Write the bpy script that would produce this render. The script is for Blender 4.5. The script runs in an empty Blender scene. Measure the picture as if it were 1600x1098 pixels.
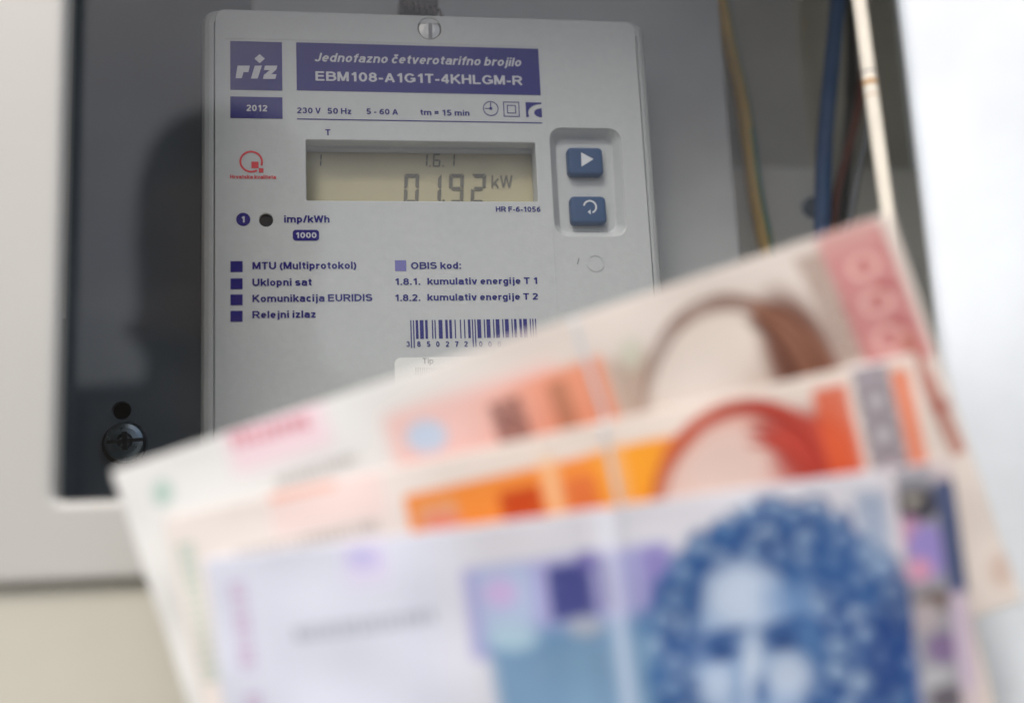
import bpy, bmesh, math, random
import numpy as np
from mathutils import Vector, Matrix

random.seed(4); rng = np.random.default_rng(7)
R = math.radians
scn = bpy.context.scene
COL = scn.collection

# ------------------------------------------------------------------ camera
F, PW, PH = 1800.0, 1600.0, 1098.0
CAM = Vector((0.0, -0.312, 1.28))
yaw, pitch, roll = R(9.5345), R(10.812), R(-2.7467)
FWD = Vector((math.sin(yaw)*math.cos(pitch), math.cos(yaw)*math.cos(pitch), math.sin(pitch)))
r0 = Vector((math.cos(yaw), -math.sin(yaw), 0)); u0 = r0.cross(FWD)
RGT = r0*math.cos(roll) + u0*math.sin(roll); UPV = u0*math.cos(roll) - r0*math.sin(roll)
cd = bpy.data.cameras.new('camera'); cam = bpy.data.objects.new('camera', cd); COL.objects.link(cam)
m = Matrix.Identity(4)
for i in range(3):
    m[i][0], m[i][1], m[i][2], m[i][3] = RGT[i], UPV[i], -FWD[i], CAM[i]
cam.matrix_world = m
cd.sensor_width = 36; cd.lens = F/PW*36; cd.clip_start = 0.01; cd.clip_end = 3000
cd.dof.use_dof = True; cd.dof.aperture_fstop = 3.8; cd.dof.aperture_blades = 9
scn.camera = cam

def ray(px, py):
    return FWD + RGT*((px-PW/2)/F) - UPV*((py-PH/2)/F)
def at(px, py, Y):
    """measured pixel of the photograph -> point on the plane y = Y"""
    d = ray(px, py); t = (Y-CAM.y)/d.y
    return CAM + d*t
cd.dof.focus_distance = (at(600, 330, 0.0)-CAM).dot(FWD)

# ------------------------------------------------------------------ world, sun, exposure
SUN_EL, SUN_AZ = 50.0, 205.0          # azimuth measured from +Y, clockwise seen from above
w = bpy.data.worlds.new('World'); scn.world = w; w.use_nodes = True
nt = w.node_tree; nt.nodes.clear()
sky = nt.nodes.new('ShaderNodeTexSky'); sky.sky_type = 'NISHITA'; sky.sun_disc = False
sky.sun_elevation = R(SUN_EL); sky.sun_rotation = R(SUN_AZ); sky.air_density = 0.85; sky.dust_density = 4.5; sky.ozone_density = 0.6
bg = nt.nodes.new('ShaderNodeBackground'); bg.inputs['Strength'].default_value = 0.13
wo = nt.nodes.new('ShaderNodeOutputWorld')
nt.links.new(sky.outputs[0], bg.inputs[0]); nt.links.new(bg.outputs[0], wo.inputs[0])
sl = bpy.data.lights.new('sun', 'SUN'); sl.energy = 1.5; sl.angle = R(18); sl.color = (1.0, 0.985, 0.965)
sun = bpy.data.objects.new('sun', sl); COL.objects.link(sun)
sdir = Vector((math.sin(R(SUN_AZ))*math.cos(R(SUN_EL)), math.cos(R(SUN_AZ))*math.cos(R(SUN_EL)), math.sin(R(SUN_EL))))
sun.rotation_euler = sdir.to_track_quat('Z', 'Y').to_euler()
vs = scn.view_settings; vs.view_transform = 'Standard'; vs.look = 'None'; vs.gamma = 1; vs.exposure = 0.43
vs.use_curve_mapping = False

# ------------------------------------------------------------------ helpers
def lin(c):
    return tuple(((v/255)/12.92 if v/255 <= .04045 else ((v/255+.055)/1.055)**2.4) for v in c)
def mat(name, col, rough=.5, metal=0, noise=0.0, nscale=200, bump=0.0, bscale=1500, coat=0, spec=.5, stretch=None):
    """principled material: a little colour mottling and fine relief"""
    M = bpy.data.materials.new(name); M.use_nodes = True
    t = M.node_tree; b = t.nodes['Principled BSDF']
    b.inputs['Roughness'].default_value = rough; b.inputs['Metallic'].default_value = metal
    b.inputs['Coat Weight'].default_value = coat; b.inputs['Coat Roughness'].default_value = .12
    b.inputs['Specular IOR Level'].default_value = spec
    b.inputs['Base Color'].default_value = (*col, 1)
    tc = t.nodes.new('ShaderNodeTexCoord'); src = tc.outputs['Object']
    if stretch:
        mp = t.nodes.new('ShaderNodeMapping'); mp.inputs['Scale'].default_value = stretch
        t.links.new(src, mp.inputs[0]); src = mp.outputs[0]
    if noise:
        n = t.nodes.new('ShaderNodeTexNoise'); n.inputs['Scale'].default_value = nscale; n.inputs['Detail'].default_value = 6
        t.links.new(src, n.inputs['Vector'])
        rp = t.nodes.new('ShaderNodeValToRGB')
        rp.color_ramp.elements[0].position = .3; rp.color_ramp.elements[1].position = .7
        rp.color_ramp.elements[0].color = (*[c*(1-noise) for c in col], 1)
        rp.color_ramp.elements[1].color = (*[min(1, c*(1+noise*.6)) for c in col], 1)
        t.links.new(n.outputs['Fac'], rp.inputs[0]); t.links.new(rp.outputs[0], b.inputs['Base Color'])
        mr = t.nodes.new('ShaderNodeMapRange'); mr.inputs['To Min'].default_value = max(.02, rough-.1); mr.inputs['To Max'].default_value = min(1, rough+.1)
        t.links.new(n.outputs['Fac'], mr.inputs['Value']); t.links.new(mr.outputs[0], b.inputs['Roughness'])
    if bump:
        n2 = t.nodes.new('ShaderNodeTexNoise'); n2.inputs['Scale'].default_value = bscale; n2.inputs['Detail'].default_value = 3
        t.links.new(src, n2.inputs['Vector'])
        bp = t.nodes.new('ShaderNodeBump'); bp.inputs['Strength'].default_value = bump; bp.inputs['Distance'].default_value = .0004
        t.links.new(n2.outputs['Fac'], bp.inputs['Height']); t.links.new(bp.outputs[0], b.inputs['Normal'])
    return M

def link(name, me, material=None, parent=None, smooth=False):
    o = bpy.data.objects.new(name, me); COL.objects.link(o)
    if material: me.materials.append(material)
    if parent: o.parent = parent
    if smooth:
        me.polygons.foreach_set('use_smooth', [True]*len(me.polygons))
    return o
def obj(name, bm, material=None, parent=None, smooth=False):
    bmesh.ops.recalc_face_normals(bm, faces=bm.faces)
    me = bpy.data.meshes.new(name); bm.to_mesh(me); bm.free()
    return link(name, me, material, parent, smooth)
def thing(name, label, cat, group=None):
    o = bpy.data.objects.new(name, None); COL.objects.link(o); o.empty_display_size = .01
    tag(o, label, cat, group); return o
def tag(o, label=None, cat=None, group=None, kind=None):
    if label: o['label'] = label
    if cat: o['category'] = cat
    if group: o['group'] = group
    if kind: o['kind'] = kind
    return o
def place(root, loc):
    """put an empty at the base of its thing without moving the parts"""
    root.location = loc
    for c in root.children: c.location = c.location - Vector(loc)

def bx(bm, x0, x1, y0, y1, z0, z1, bev=0, seg=2):
    r = bmesh.ops.create_cube(bm, size=1)
    for v in r['verts']:
        v.co = Vector(((x0+x1)/2+v.co.x*(x1-x0), (y0+y1)/2+v.co.y*(y1-y0), (z0+z1)/2+v.co.z*(z1-z0)))
    if bev:
        es = list({e for v in r['verts'] for e in v.link_edges})
        bmesh.ops.bevel(bm, geom=es, offset=bev, segments=seg, affect='EDGES', profile=.5)
    return bm
def box(name, x0, x1, y0, y1, z0, z1, material, parent=None, bev=0, seg=2):
    return obj(name, bx(bmesh.new(), x0, x1, y0, y1, z0, z1, bev, seg), material, parent)
def rr(x0, x1, z0, z1, r, n=8):
    """rounded rectangle outline (x, z), counter-clockwise"""
    out = []
    for cx, cz, a0 in ((x1-r, z1-r, 0), (x0+r, z1-r, 90), (x0+r, z0+r, 180), (x1-r, z0+r, 270)):
        for i in range(n+1):
            a = R(a0+90*i/n); out.append((cx+r*math.cos(a), cz+r*math.sin(a)))
    return out
def circ(cx, cz, r, n=32):
    return [(cx+r*math.cos(2*math.pi*i/n), cz+r*math.sin(2*math.pi*i/n)) for i in range(n)]
def loft(bm, loops, cap_start=True, cap_end=True):
    """loops: list of (outline, y); skins them in order"""
    rings = [[bm.verts.new((x, y, z)) for x, z in ol] for ol, y in loops]
    for a, b in zip(rings, rings[1:]):
        n = len(a)
        for i in range(n): bm.faces.new((a[i], a[(i+1) % n], b[(i+1) % n], b[i]))
    if cap_start: bm.faces.new(rings[0])
    if cap_end: bm.faces.new(list(reversed(rings[-1])))
    return bm
def curve_plate(name, loops, y0, y1, bev, material, parent=None):
    """flat plate between y0 (front) and y1 with holes (first loop = outside), softly rounded edges"""
    cu = bpy.data.curves.new(name, 'CURVE'); cu.dimensions = '2D'; cu.fill_mode = 'BOTH'
    th = (y1-y0)/2
    cu.extrude = max(th-bev, 1e-5); cu.bevel_depth = bev; cu.bevel_resolution = 3; cu.offset = -bev
    for lp in loops:
        s = cu.splines.new('POLY'); s.points.add(len(lp)-1); s.use_cyclic_u = True
        for p, (x, z) in zip(s.points, lp): p.co = (x, z, 0, 1)
    o = bpy.data.objects.new(name, cu); COL.objects.link(o)
    bpy.context.view_layer.update()
    me = bpy.data.meshes.new_from_object(o.evaluated_get(bpy.context.evaluated_depsgraph_get()))
    bpy.data.objects.remove(o); bpy.data.curves.remove(cu)
    n = len(me.vertices); co = np.empty(n*3, np.float32); me.vertices.foreach_get('co', co); co = co.reshape(-1, 3)
    co = np.stack([co[:, 0], (y0+y1)/2-co[:, 2], co[:, 1]], 1)
    me.vertices.foreach_set('co', co.ravel().astype(np.float32)); me.materials.clear(); me.update()
    me.name = name
    return link(name, me, material, parent)
def tube(bm, pts, rad, n=14, caps=True):
    """round tube through points (Catmull-Rom smoothed)"""
    P = [Vector(p) for p in pts]; path = []
    for i in range(len(P)-1):
        a, b, c, d = P[max(i-1, 0)], P[i], P[i+1], P[min(i+2, len(P)-1)]
        for k in range(8):
            t = k/8
            path.append(.5*((2*b)+(c-a)*t+(2*a-5*b+4*c-d)*t*t+(3*b-a-3*c+d)*t**3))
    path.append(P[-1]); rings = []; up = Vector((.13, .97, .2))
    for i, p in enumerate(path):
        tg = (path[min(i+1, len(path)-1)]-path[max(i-1, 0)]).normalized()
        s = tg.cross(up).normalized(); q = s.cross(tg)
        rings.append([bm.verts.new(p+(s*math.cos(2*math.pi*j/n)+q*math.sin(2*math.pi*j/n))*rad) for j in range(n)])
    for a, b in zip(rings, rings[1:]):
        for j in range(n): bm.faces.new((a[j], a[(j+1) % n], b[(j+1) % n], b[j]))
    if caps: bm.faces.new(rings[0]); bm.faces.new(list(reversed(rings[-1])))
    return bm
def poly(bm, pts, y, th=.00006):
    """thin printed shape: closed prism from (x, z) points, front at y"""
    f = [bm.verts.new((x, y, z)) for x, z in pts]; b = [bm.verts.new((x, y+th, z)) for x, z in pts]
    n = len(pts)
    bm.faces.new(f); bm.faces.new(list(reversed(b)))
    for i in range(n): bm.faces.new((f[i], b[i], b[(i+1) % n], f[(i+1) % n]))
    return bm
def xz(px, py, Y):
    p = at(px, py, Y); return (p.x, p.z)
def ppoly(bm, pix, y, Y=0.0):
    return poly(bm, [xz(px, py, Y) for px, py in pix], y)
def prect(px0, py0, px1, py1, Y=0.0):
    """axis-aligned rectangle on plane Y whose middle lines pass through the measured pixels"""
    mx, my = (px0+px1)/2, (py0+py1)/2
    return at(px0, my, Y).x, at(px1, my, Y).x, at(mx, py1, Y).z, at(mx, py0, Y).z
def ring(bm, cx, cz, r0, r1, y, a0=0, a1=360, n=36):
    k = n if a1-a0 >= 360 else n+1
    for i in range(n):
        aa, ab = R(a0+(a1-a0)*i/n), R(a0+(a1-a0)*(i+1)/n)
        poly(bm, [(cx+r0*math.cos(aa), cz+r0*math.sin(aa)), (cx+r1*math.cos(aa), cz+r1*math.sin(aa)),
                  (cx+r1*math.cos(ab), cz+r1*math.sin(ab)), (cx+r0*math.cos(ab), cz+r0*math.sin(ab))], y)

def strokes(ch, w):
    """bold grotesque lettering drawn as centre lines; cap height 1, stroke width w. Returns (strokes, advance)"""
    h = w/2; T = 1-h; B = h; X = .74-h; M = .52
    def A(cx, cy, rx, ry, a0, a1, n=9):
        return [(cx+rx*math.cos(R(a0+(a1-a0)*i/n)), cy+ry*math.sin(R(a0+(a1-a0)*i/n))) for i in range(n+1)]
    xm = (X+B)/2; xr = (X-B)/2; r_ = .56-h          # lower-case bowls: right centre line at r_
    bc = (h+r_)/2; br = (r_-h)/2
    O = A(bc, xm, br, xr, 90, 450, 20)
    cO = A(.40, .5, .40-h, .5-h, 90, 450, 24)
    arch = [(h, 0), (h, .74)], A(bc, X-.19, br, .19, 175, 0)+[(r_, 0)]
    D = {
     'A': ([[(.07, 0), (.37, T+.04)], [(.67, 0), (.37, T+.04)], [(.19, .29), (.55, .29)]], .74),
     'B': ([[(h, 0), (h, 1)], [(h, T), (.40, T)]+A(.40, (T+.535)/2, .21, (T-.535)/2, 90, -90)+[(h, .535)], [(h, .535), (.43, .535)]+A(.43, (B+.535)/2, .23, (.535-B)/2, 90, -90)+[(h, B)]], .72),
     'D': ([[(h, 0), (h, 1)], [(h, T), (.32, T)]+A(.32, .5, .36, .5-h, 90, -90, 14)+[(h, B)]], .77),
     'E': ([[(h, 0), (h, 1)], [(h, T), (.63, T)], [(h, M), (.60, M)], [(h, B), (.65, B)]], .67),
     'F': ([[(h, 0), (h, 1)], [(h, T), (.60, T)], [(h, M-.02), (.54, M-.02)]], .61),
     'G': ([A(.41, .5, .41-h, .5-h, 38, 325, 20)+[(.71, .30)], [(.72, .12), (.72, .46)], [(.45, .44), (.72+h, .44)]], .80),
     'H': ([[(h, 0), (h, 1)], [(.63, 0), (.63, 1)], [(h, M), (.63, M)]], .73),
     'I': ([[(h, 0), (h, 1)]], w),
     'J': ([[(.42, 1), (.42, .3)]+A(.42-.17, .28, .17, .28-h, 0, -170)], .52),
     'K': ([[(h, 0), (h, 1)], [(.66, 1), (.12, .40)], [(.27, .58), (.69, 0)]], .73),
     'L': ([[(h, 0), (h, 1)], [(h, B), (.60, B)]], .61),
     'M': ([[(h, 0), (h, 1)], [(.74, 0), (.74, 1)], [(h+.03, 1), (.415, .05)], [(.71, 1), (.415, .05)]], .835),
     'O': ([cO], .80),
     'R': ([[(h, 0), (h, 1)], [(h, T), (.42, T)]+A(.42, (T+.47)/2, .23, (T-.47)/2, 90, -90)+[(h, .47)], [(.40, .46), (.70, 0)]], .75),
     'S': ([A(.355, (T+.52)/2, .26, (T-.52)/2, 20, 270, 12)+A(.355, (.52+B)/2, .27, (.52-B)/2, 90, -165, 12)], .71),
     'T': ([[(.32, 0), (.32, 1)], [(0, T), (.64, T)]], .64),
     'U': ([[(h, 1), (h, .36)]+A(.36, .36, .36-h, .36-h, 180, 360, 14)+[(.72-h, 1)]], .72),
     'V': ([[(.07, 1), (.345, 0)], [(.62, 1), (.345, 0)]], .69),
     'W': ([[(.06, 1), (.26, .02)], [(.26, .02), (.48, .98)], [(.48, .98), (.70, .02)], [(.70, .02), (.90, 1)]], .96),
     'a': ([A(.29, X-.14, .20, .14, 165, 0)+[(.49, .12)]+[(.53, 0)], [(.49, .43), (.27, .415)]+A(.255, .255, .165, .165, 95, 270)+A(.27, .29, .22, .20, -80, -5)], .58),
     'b': ([[(h, 0), (h, 1)], O], .58), 'd': ([[(r_, 0), (r_, 1)], O], .58),
     'c': ([A(bc, xm, br, xr, 38, 322, 16)], .53),
     'e': ([[(h, xm), (r_, xm)]+A(bc, xm, br, xr, 0, 318, 18)], .56),
     'f': ([[(.19, 0), (.19, .8)]+A(.36, .80, .17, .2-h, 180, 85, 6), [(0, .66), (.37, .66)]], .36),
     'g': ([[(r_, .74), (r_, -.02)]+A(bc, -.04, br, .17, 0, -155, 10), O], .58),
     'h': ([[(h, 0), (h, 1)], arch[1]], .58),
     'i': ([[(h, 0), (h, .74)], [(h, .84), (h, 1)]], w),
     'j': ([[(h+.08, .74), (h+.08, -.06)]+A(.03, -.08, h+.05, .12, 0, -80, 5), [(h+.08, .84), (h+.08, 1)]], w+.08),
     'k': ([[(h, 0), (h, 1)], [(.52, .74), (.14, .30)], [(.25, .44), (.54, 0)]], .56),
     'l': ([[(h, 0), (h, 1)]], w),
     'm': ([[(h, 0), (h, .74)], A(.28, X-.17, .28-h, .17, 175, 0)+[(.56-h, 0)], A(.56-h+.28-h, X-.17, .28-h, .17, 175, 0)+[(.56-h+.56-2*h, 0)]], 1.12-2*h),
     'n': ([arch[0], arch[1]], .56), 'o': ([O], .56),
     'p': ([[(h, -.26), (h, .74)], O], .58),
     'r': ([[(h, 0), (h, .74)], A(.36, X-.24, .36-h, .23, 175, 85, 6)], .38),
     's': ([A(.27, (X+.375)/2, .185, (X-.375)/2, 20, 270, 10)+A(.27, (.375+B)/2, .195, (.375-B)/2, 90, -160, 10)], .54),
     't': ([[(.19, .92), (.19, .24)]+A(.34, .24, .15, .24-h, 180, 275, 6), [(.02, .66), (.37, .66)]], .37),
     'u': ([[(h, .74), (h, .26)]+A(bc, .26, br, .26-h, 180, 360, 10), [(r_, 0), (r_, .74)]], .56),
     'v': ([[(.07, .74), (.28, 0)], [(.49, .74), (.28, 0)]], .56),
     'z': ([[(.02, X), (.46, X)], [(.41, X), (.09, B)], [(.03, B), (.48, B)]], .50),
     '0': ([A(.31, .5, .31-h, .5-h, 90, 450, 22)], .62), '1': ([[(.36, 0), (.36, 1)], [(.36, .92), (.12, .70)]], .52),
     '2': ([A(.31, .70, .215, .30-h, 165, -25, 12)+[(.12, B+.02)], [(.02, B), (.58, B)]], .62),
     '3': ([A(.29, (T+.53)/2, .20, (T-.53)/2, 160, -90, 12), A(.29, (.53+B)/2, .22, (.53-B)/2, 90, -160, 12)], .62),
     '4': ([[(.43, 0), (.43, 1)], [(.43, .95), (.06, .33)], [(.02, .28), (.60, .28)]], .62),
     '5': ([[(.54, T), (.17, T), (.12, .50)], A(.29, .32, .225, .32-h, 135, -150, 14)], .62),
     '6': ([A(.31, .32, .215, .32-h, 90, 450, 18), A(.44, .34, .345, .66-h, 180, 90, 9)+A(.38, .76, .13, .24-h, 80, 15, 4)], .62),
     '7': ([[(.03, T), (.56, T)], [(.52, T), (.36, .55), (.25, 0)]], .60),
     '8': ([A(.31, (T+.53)/2, .19, (T-.53)/2, 90, 450, 16), A(.31, (.53+B)/2, .22, (.53-B)/2, 90, 450, 18)], .62),
     '-': ([[(.02, .36), (.34, .36)]], .36), '=': ([[(.03, .34), (.55, .34)], [(.03, .62), (.55, .62)]], .58),
     '/': ([[(.04, -.02), (.30, 1.02)]], .34), '.': ([[(h, 0), (h, w)]], w), ':': ([[(h, 0), (h, w)], [(h, .74-w), (h, .74)]], w),
     '(': ([A(.52, .38, .42, .64, 128, 232, 8)], .28), ')': ([A(-.24, .38, .42, .64, 52, -52, 8)], .28),
     ' ': ([], .16)}
    if ch == 'č':
        s, a = D['c']; return s+[[(bc-.15, 1.02), (bc, .84), (bc+.15, 1.02)]], a
    return D[ch]
def ribbon(pts, w):
    """left and right edge of a stroke with mitred joins"""
    n = len(pts); L, Q = [], []
    closed = math.dist(pts[0], pts[-1]) < 1e-6
    if closed: pts = pts[:-1]; n -= 1
    for i in range(n):
        a = pts[(i-1) % n] if (closed or i > 0) else None; b = pts[i]; c = pts[(i+1) % n] if (closed or i < n-1) else None
        ns = []
        for p, q in ((a, b), (b, c)):
            if p and q:
                d = math.dist(p, q)
                if d > 1e-7: ns.append((-(q[1]-p[1])/d, (q[0]-p[0])/d))
        if not ns: ns = [(0, 1)]
        nx, ny = sum(k[0] for k in ns), sum(k[1] for k in ns); d = math.hypot(nx, ny) or 1; nx /= d; ny /= d
        k = w/2/max(.6, nx*ns[0][0]+ny*ns[0][1])
        L.append((b[0]+nx*k, b[1]+ny*k)); Q.append((b[0]-nx*k, b[1]-ny*k))
    if closed: L.append(L[0]); Q.append(Q[0])
    return L, Q
def text(s, px0, px1, base, cap, material, parent, y=-.00042, bold=.19, shear=0, name='lettering', Y=0.0):
    """a line of lettering whose ends and baseline are measured on the photograph"""
    quads, x = [], 0.0
    for i, ch in enumerate(s):
        st, adv = strokes(ch, bold)
        for k, p in enumerate(st):
            a, b = ribbon(p, bold)
            for j in range(len(a)-1): quads.append(([(q[0]+x, q[1]) for q in (a[j], a[j+1], b[j+1], b[j])], k))
        x += adv+.10
    xs = [q[0]+q[1]*shear for f, _ in quads for q in f]; lo, hi = min(xs), max(xs)
    x0, x1 = at(px0, base, Y).x, at(px1, base, Y).x
    z0 = at(px0, base, Y).z; hz = at(px0, base-cap, Y).z-z0
    bm = bmesh.new()
    for f, k in quads:
        bm.faces.new([bm.verts.new((x0+(q[0]+q[1]*shear-lo)/(hi-lo)*(x1-x0), y-k*8e-6, z0+q[1]*hz)) for q in f])
    bmesh.ops.remove_doubles(bm, verts=bm.verts, dist=2e-7)
    me = bpy.data.meshes.new(name); bm.to_mesh(me); bm.free()
    return link(name, me, material, parent)

# ------------------------------------------------------------------ materials
M_plastic = mat('grey_plastic', (.425, .438, .44), .43, noise=.03, nscale=420, bump=.08, bscale=1300, spec=.35)
M_panel = mat('grey_panel_plastic', (.425, .438, .44), .46, noise=.035, nscale=500, bump=.10, bscale=1500, spec=.35)
M_base = mat('base_plastic', (.43, .44, .45), .5, noise=.05, nscale=60)
M_navy = mat('navy_print', lin((24, 17, 104)), .45, noise=.05, nscale=900, spec=.15)
M_deep = mat('deep_navy_print', lin((14, 8, 104)), .45, noise=.05, nscale=900, spec=.15)
M_lilac = mat('lilac_print', lin((88, 84, 150)), .5)
M_white = mat('white_print', (.42, .42, .46), .5)
M_red = mat('red_print', lin((190, 22, 40)), .5)
M_blk = mat('black_plastic', (.012, .012, .013), .35)
M_label = mat('white_label', (.66, .66, .64), .5, noise=.02)
M_grey = mat('grey_print', (.16, .16, .17), .5)
M_lcd = mat('lcd_screen', (.40, .36, .22), .35, noise=.04, nscale=90)
M_seg = mat('lcd_segment', (.11, .10, .07), .4)
M_btn = mat('blue_button', (.025, .06, .14), .45, noise=.08, nscale=500, spec=.25)
M_btnp = mat('button_print', (.55, .57, .60), .5)
M_plate = mat('dark_steel_plate', (.105, .13, .155), .45, noise=.12, nscale=35, bump=.05)
M_screw = mat('dark_zinc', (.20, .25, .29), .3, metal=.9, noise=.15, nscale=300)
M_seal = mat('tarnished_wire', (.14, .12, .10), .4, metal=.7)
M_paint = mat('cabinet_paint', (.455, .455, .43), .34, noise=.035, nscale=18, bump=.06, bscale=300)
M_inner = mat('cabinet_lining', (.74, .72, .65), .5, noise=.12, nscale=24)
M_inner2 = mat('lining_lower', (.78, .78, .75), .5, noise=.08, nscale=24)
M_door = mat('door_gloss_paint', (.72, .785, .835), .22, noise=.28, nscale=11, coat=.6)  # mottling in the paint colour stands in for blurred sky reflections
M_wall = mat('beige_wall', (.49, .48, .41), .8, noise=.08, nscale=14, bump=.3, bscale=200)
M_ground = mat('paving', (.30, .29, .27), .85, noise=.2, nscale=3)
M_blue = mat('blue_insulation', (.06, .15, .38), .4, noise=.06, nscale=120)
M_rwire = mat('red_insulation', (.26, .09, .07), .45)
M_gwire = mat('grey_insulation', (.36, .37, .41), .45)
M_dwire = mat('dark_insulation', (.09, .085, .085), .45)
M_cream = mat('cream_sheath', (.78, .74, .64), .4, noise=.04, nscale=150)
M_mark = mat('ochre_mark', (.50, .28, .10), .5)
M_yel = mat('yellow_insulation', (.80, .50, .06), .42, noise=.06, nscale=150)
M_grn = mat('green_insulation', (.08, .30, .18), .42)

# thin window glass: clear, slightly smoked, with a mirror layer by Fresnel and a trace of dust
M_glass = bpy.data.materials.new('window_glass'); M_glass.use_nodes = True
t = M_glass.node_tree; t.nodes.clear()
o_ = t.nodes.new('ShaderNodeOutputMaterial'); tr = t.nodes.new('ShaderNodeBsdfTransparent'); gl = t.nodes.new('ShaderNodeBsdfGlossy')
gl.inputs['Roughness'].default_value = .015; gl.inputs['Color'].default_value = (.95, .97, 1, 1)
tr.inputs['Color'].default_value = (.93, .94, .94, 1)
ge = t.nodes.new('ShaderNodeNewGeometry'); dp = t.nodes.new('ShaderNodeVectorMath'); dp.operation = 'DOT_PRODUCT'
t.links.new(ge.outputs['Incoming'], dp.inputs[0]); t.links.new(ge.outputs['Normal'], dp.inputs[1])
def mth(op, a, b=None):
    n_ = t.nodes.new('ShaderNodeMath'); n_.operation = op
    for i_, v_ in enumerate((a, b)):
        if v_ is None: continue
        if hasattr(v_, 'links'): t.links.new(v_, n_.inputs[i_])
        else: n_.inputs[i_].default_value = v_
    return n_
fr = mth('ADD', mth('MULTIPLY', mth('POWER', mth('SUBTRACT', 1.0, mth('ABSOLUTE', dp.outputs['Value']).outputs[0]).outputs[0], 5.0).outputs[0], .957).outputs[0], .043)
mu = t.nodes.new('ShaderNodeMath'); mu.operation = 'MULTIPLY'; mu.inputs[1].default_value = .44
mx = t.nodes.new('ShaderNodeMixShader'); df = t.nodes.new('ShaderNodeBsdfDiffuse'); df.inputs['Color'].default_value = (.6, .58, .54, 1)
mx2 = t.nodes.new('ShaderNodeMixShader')
tc = t.nodes.new('ShaderNodeTexCoord'); ns = t.nodes.new('ShaderNodeTexNoise'); ns.inputs['Scale'].default_value = 45; ns.inputs['Detail'].default_value = 8
mr = t.nodes.new('ShaderNodeMapRange'); mr.inputs['From Min'].default_value = .45; mr.inputs['From Max'].default_value = .8; mr.inputs['To Min'].default_value = .002; mr.inputs['To Max'].default_value = .016
for a, b in ((fr.outputs[0], mu.inputs[0]), (mu.outputs[0], mx.inputs[0]), (tr.outputs[0], mx.inputs[1]), (gl.outputs[0], mx.inputs[2]),
             (tc.outputs['Object'], ns.inputs['Vector']), (ns.outputs['Fac'], mr.inputs['Value']), (mr.outputs[0], mx2.inputs[0]),
             (mx.outputs[0], mx2.inputs[1]), (df.outputs[0], mx2.inputs[2]), (mx2.outputs[0], o_.inputs[0])):
    t.links.new(a, b)

# ------------------------------------------------------------------ the setting
YF = -.072                                   # front of the cabinet frame
XL = at(92, 400, YF).x                       # window opening of the frame
XR = at(1437, 250, YF).x+.007
ZB = at(130, 781, YF).z
ZT = at(700, -590, YF).z
ZF = at(100, 908, YF).z                      # lower edge of the frame
FX0, FX1, FZ1 = XL-.09, XR+.085, ZT+.022
g = bmesh.new(); bmesh.ops.create_grid(g, x_segments=4, y_segments=4, size=600)
tag(obj('ground', g, M_ground), kind='structure')
YW = YF+.003
curve_wall = curve_plate('wall', [[(-2.2, .004), (2.4, .004), (2.4, 2.9), (-2.2, 2.9)],
                                  [(FX0-.02, ZF+.0012), (FX0-.02, FZ1+.02), (FX1+.02, FZ1+.02), (FX1+.02, ZF+.0012)]], YW, YW+.20, .0015, M_wall)
tag(curve_wall, kind='structure')

# ------------------------------------------------------------------ the cabinet
cab = thing('meter_cabinet', 'pale painted meter cabinet let into the wall, with dark interior behind a glass window', 'cabinet')
curve_plate('door_frame', [[(FX0, ZF), (FX1, ZF), (FX1, FZ1), (FX0, FZ1)], rr(XL, XR, ZB, ZT, .002, 3)], YF, YF+.009, .0016, M_paint, cab)
YB = .085
box('back_panel', FX0+.004, FX1-.004, YB, YB+.002, ZF+.009, FZ1-.004, M_inner, cab)
box('side_panel', FX0+.004, FX0+.006, YF+.0095, YB-.0005, ZF+.009, FZ1-.004, M_inner, cab)
box('side_panel', FX1-.0025, FX1-.0005, YF+.0095, YB-.0005, ZF+.009, FZ1-.004, M_inner2, cab)
box('top_panel', FX0+.0065, FX1-.003, YF+.0095, YB-.0005, FZ1-.007, FZ1-.005, M_inner, cab)
box('bottom_panel', FX0+.0065, FX1-.003, YF+.0095, YB-.0005, ZF+.005, ZF+.007, M_inner, cab)
box('glass_pane', XL-.006, XR+.006, YF+.0098, YF+.0118, ZB-.006, ZT+.006, M_glass, cab)
box('shade_hood', FX0-.03, FX1+.03, YF-.015, YF-.0005, FZ1-.004, FZ1+.004, M_paint, cab, .001)  # unseen hood, added to shade the interior from above
zs = at(1230, 277, YB).z
box('lower_lining', at(1165, 290, YB).x-.03, FX1-.0035, YB-.012, YB-.0005, ZF+.01, zs, M_inner2, cab, .001)
c0 = at(1268, 325, YB-.0125)
kb = bmesh.new(); loft(kb, [(circ(c0.x, c0.z, .0036, 20), YB-.0122), (circ(c0.x, c0.z, .0036, 20), YB-.0145), (circ(c0.x, c0.z, .0028, 20), YB-.0155)])
obj('rivet', kb, M_plate, cab)
# open door leaf, hinged at the right of the frame
ang = R(31); hx = at(1434, 250, YF-.002).x
dx, dy = math.cos(ang), -math.sin(ang)
lb = bmesh.new(); bx(lb, 0, .42, -.018, 0, ZF-.28, FZ1-.012, .0025, 3)
leaf = obj('door', lb, M_door, cab); leaf.location = (hx, YF-.0015, 0); leaf.rotation_euler = (0, 0, -ang)
for zz in (ZF-.15, FZ1-.022):
    hb = bmesh.new(); tube(hb, [(-.001, .0035, zz-.02), (-.001, .0035, zz), (-.001, .0035, zz+.02)], .003, 12); obj('hinge', hb, M_screw, leaf)

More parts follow.
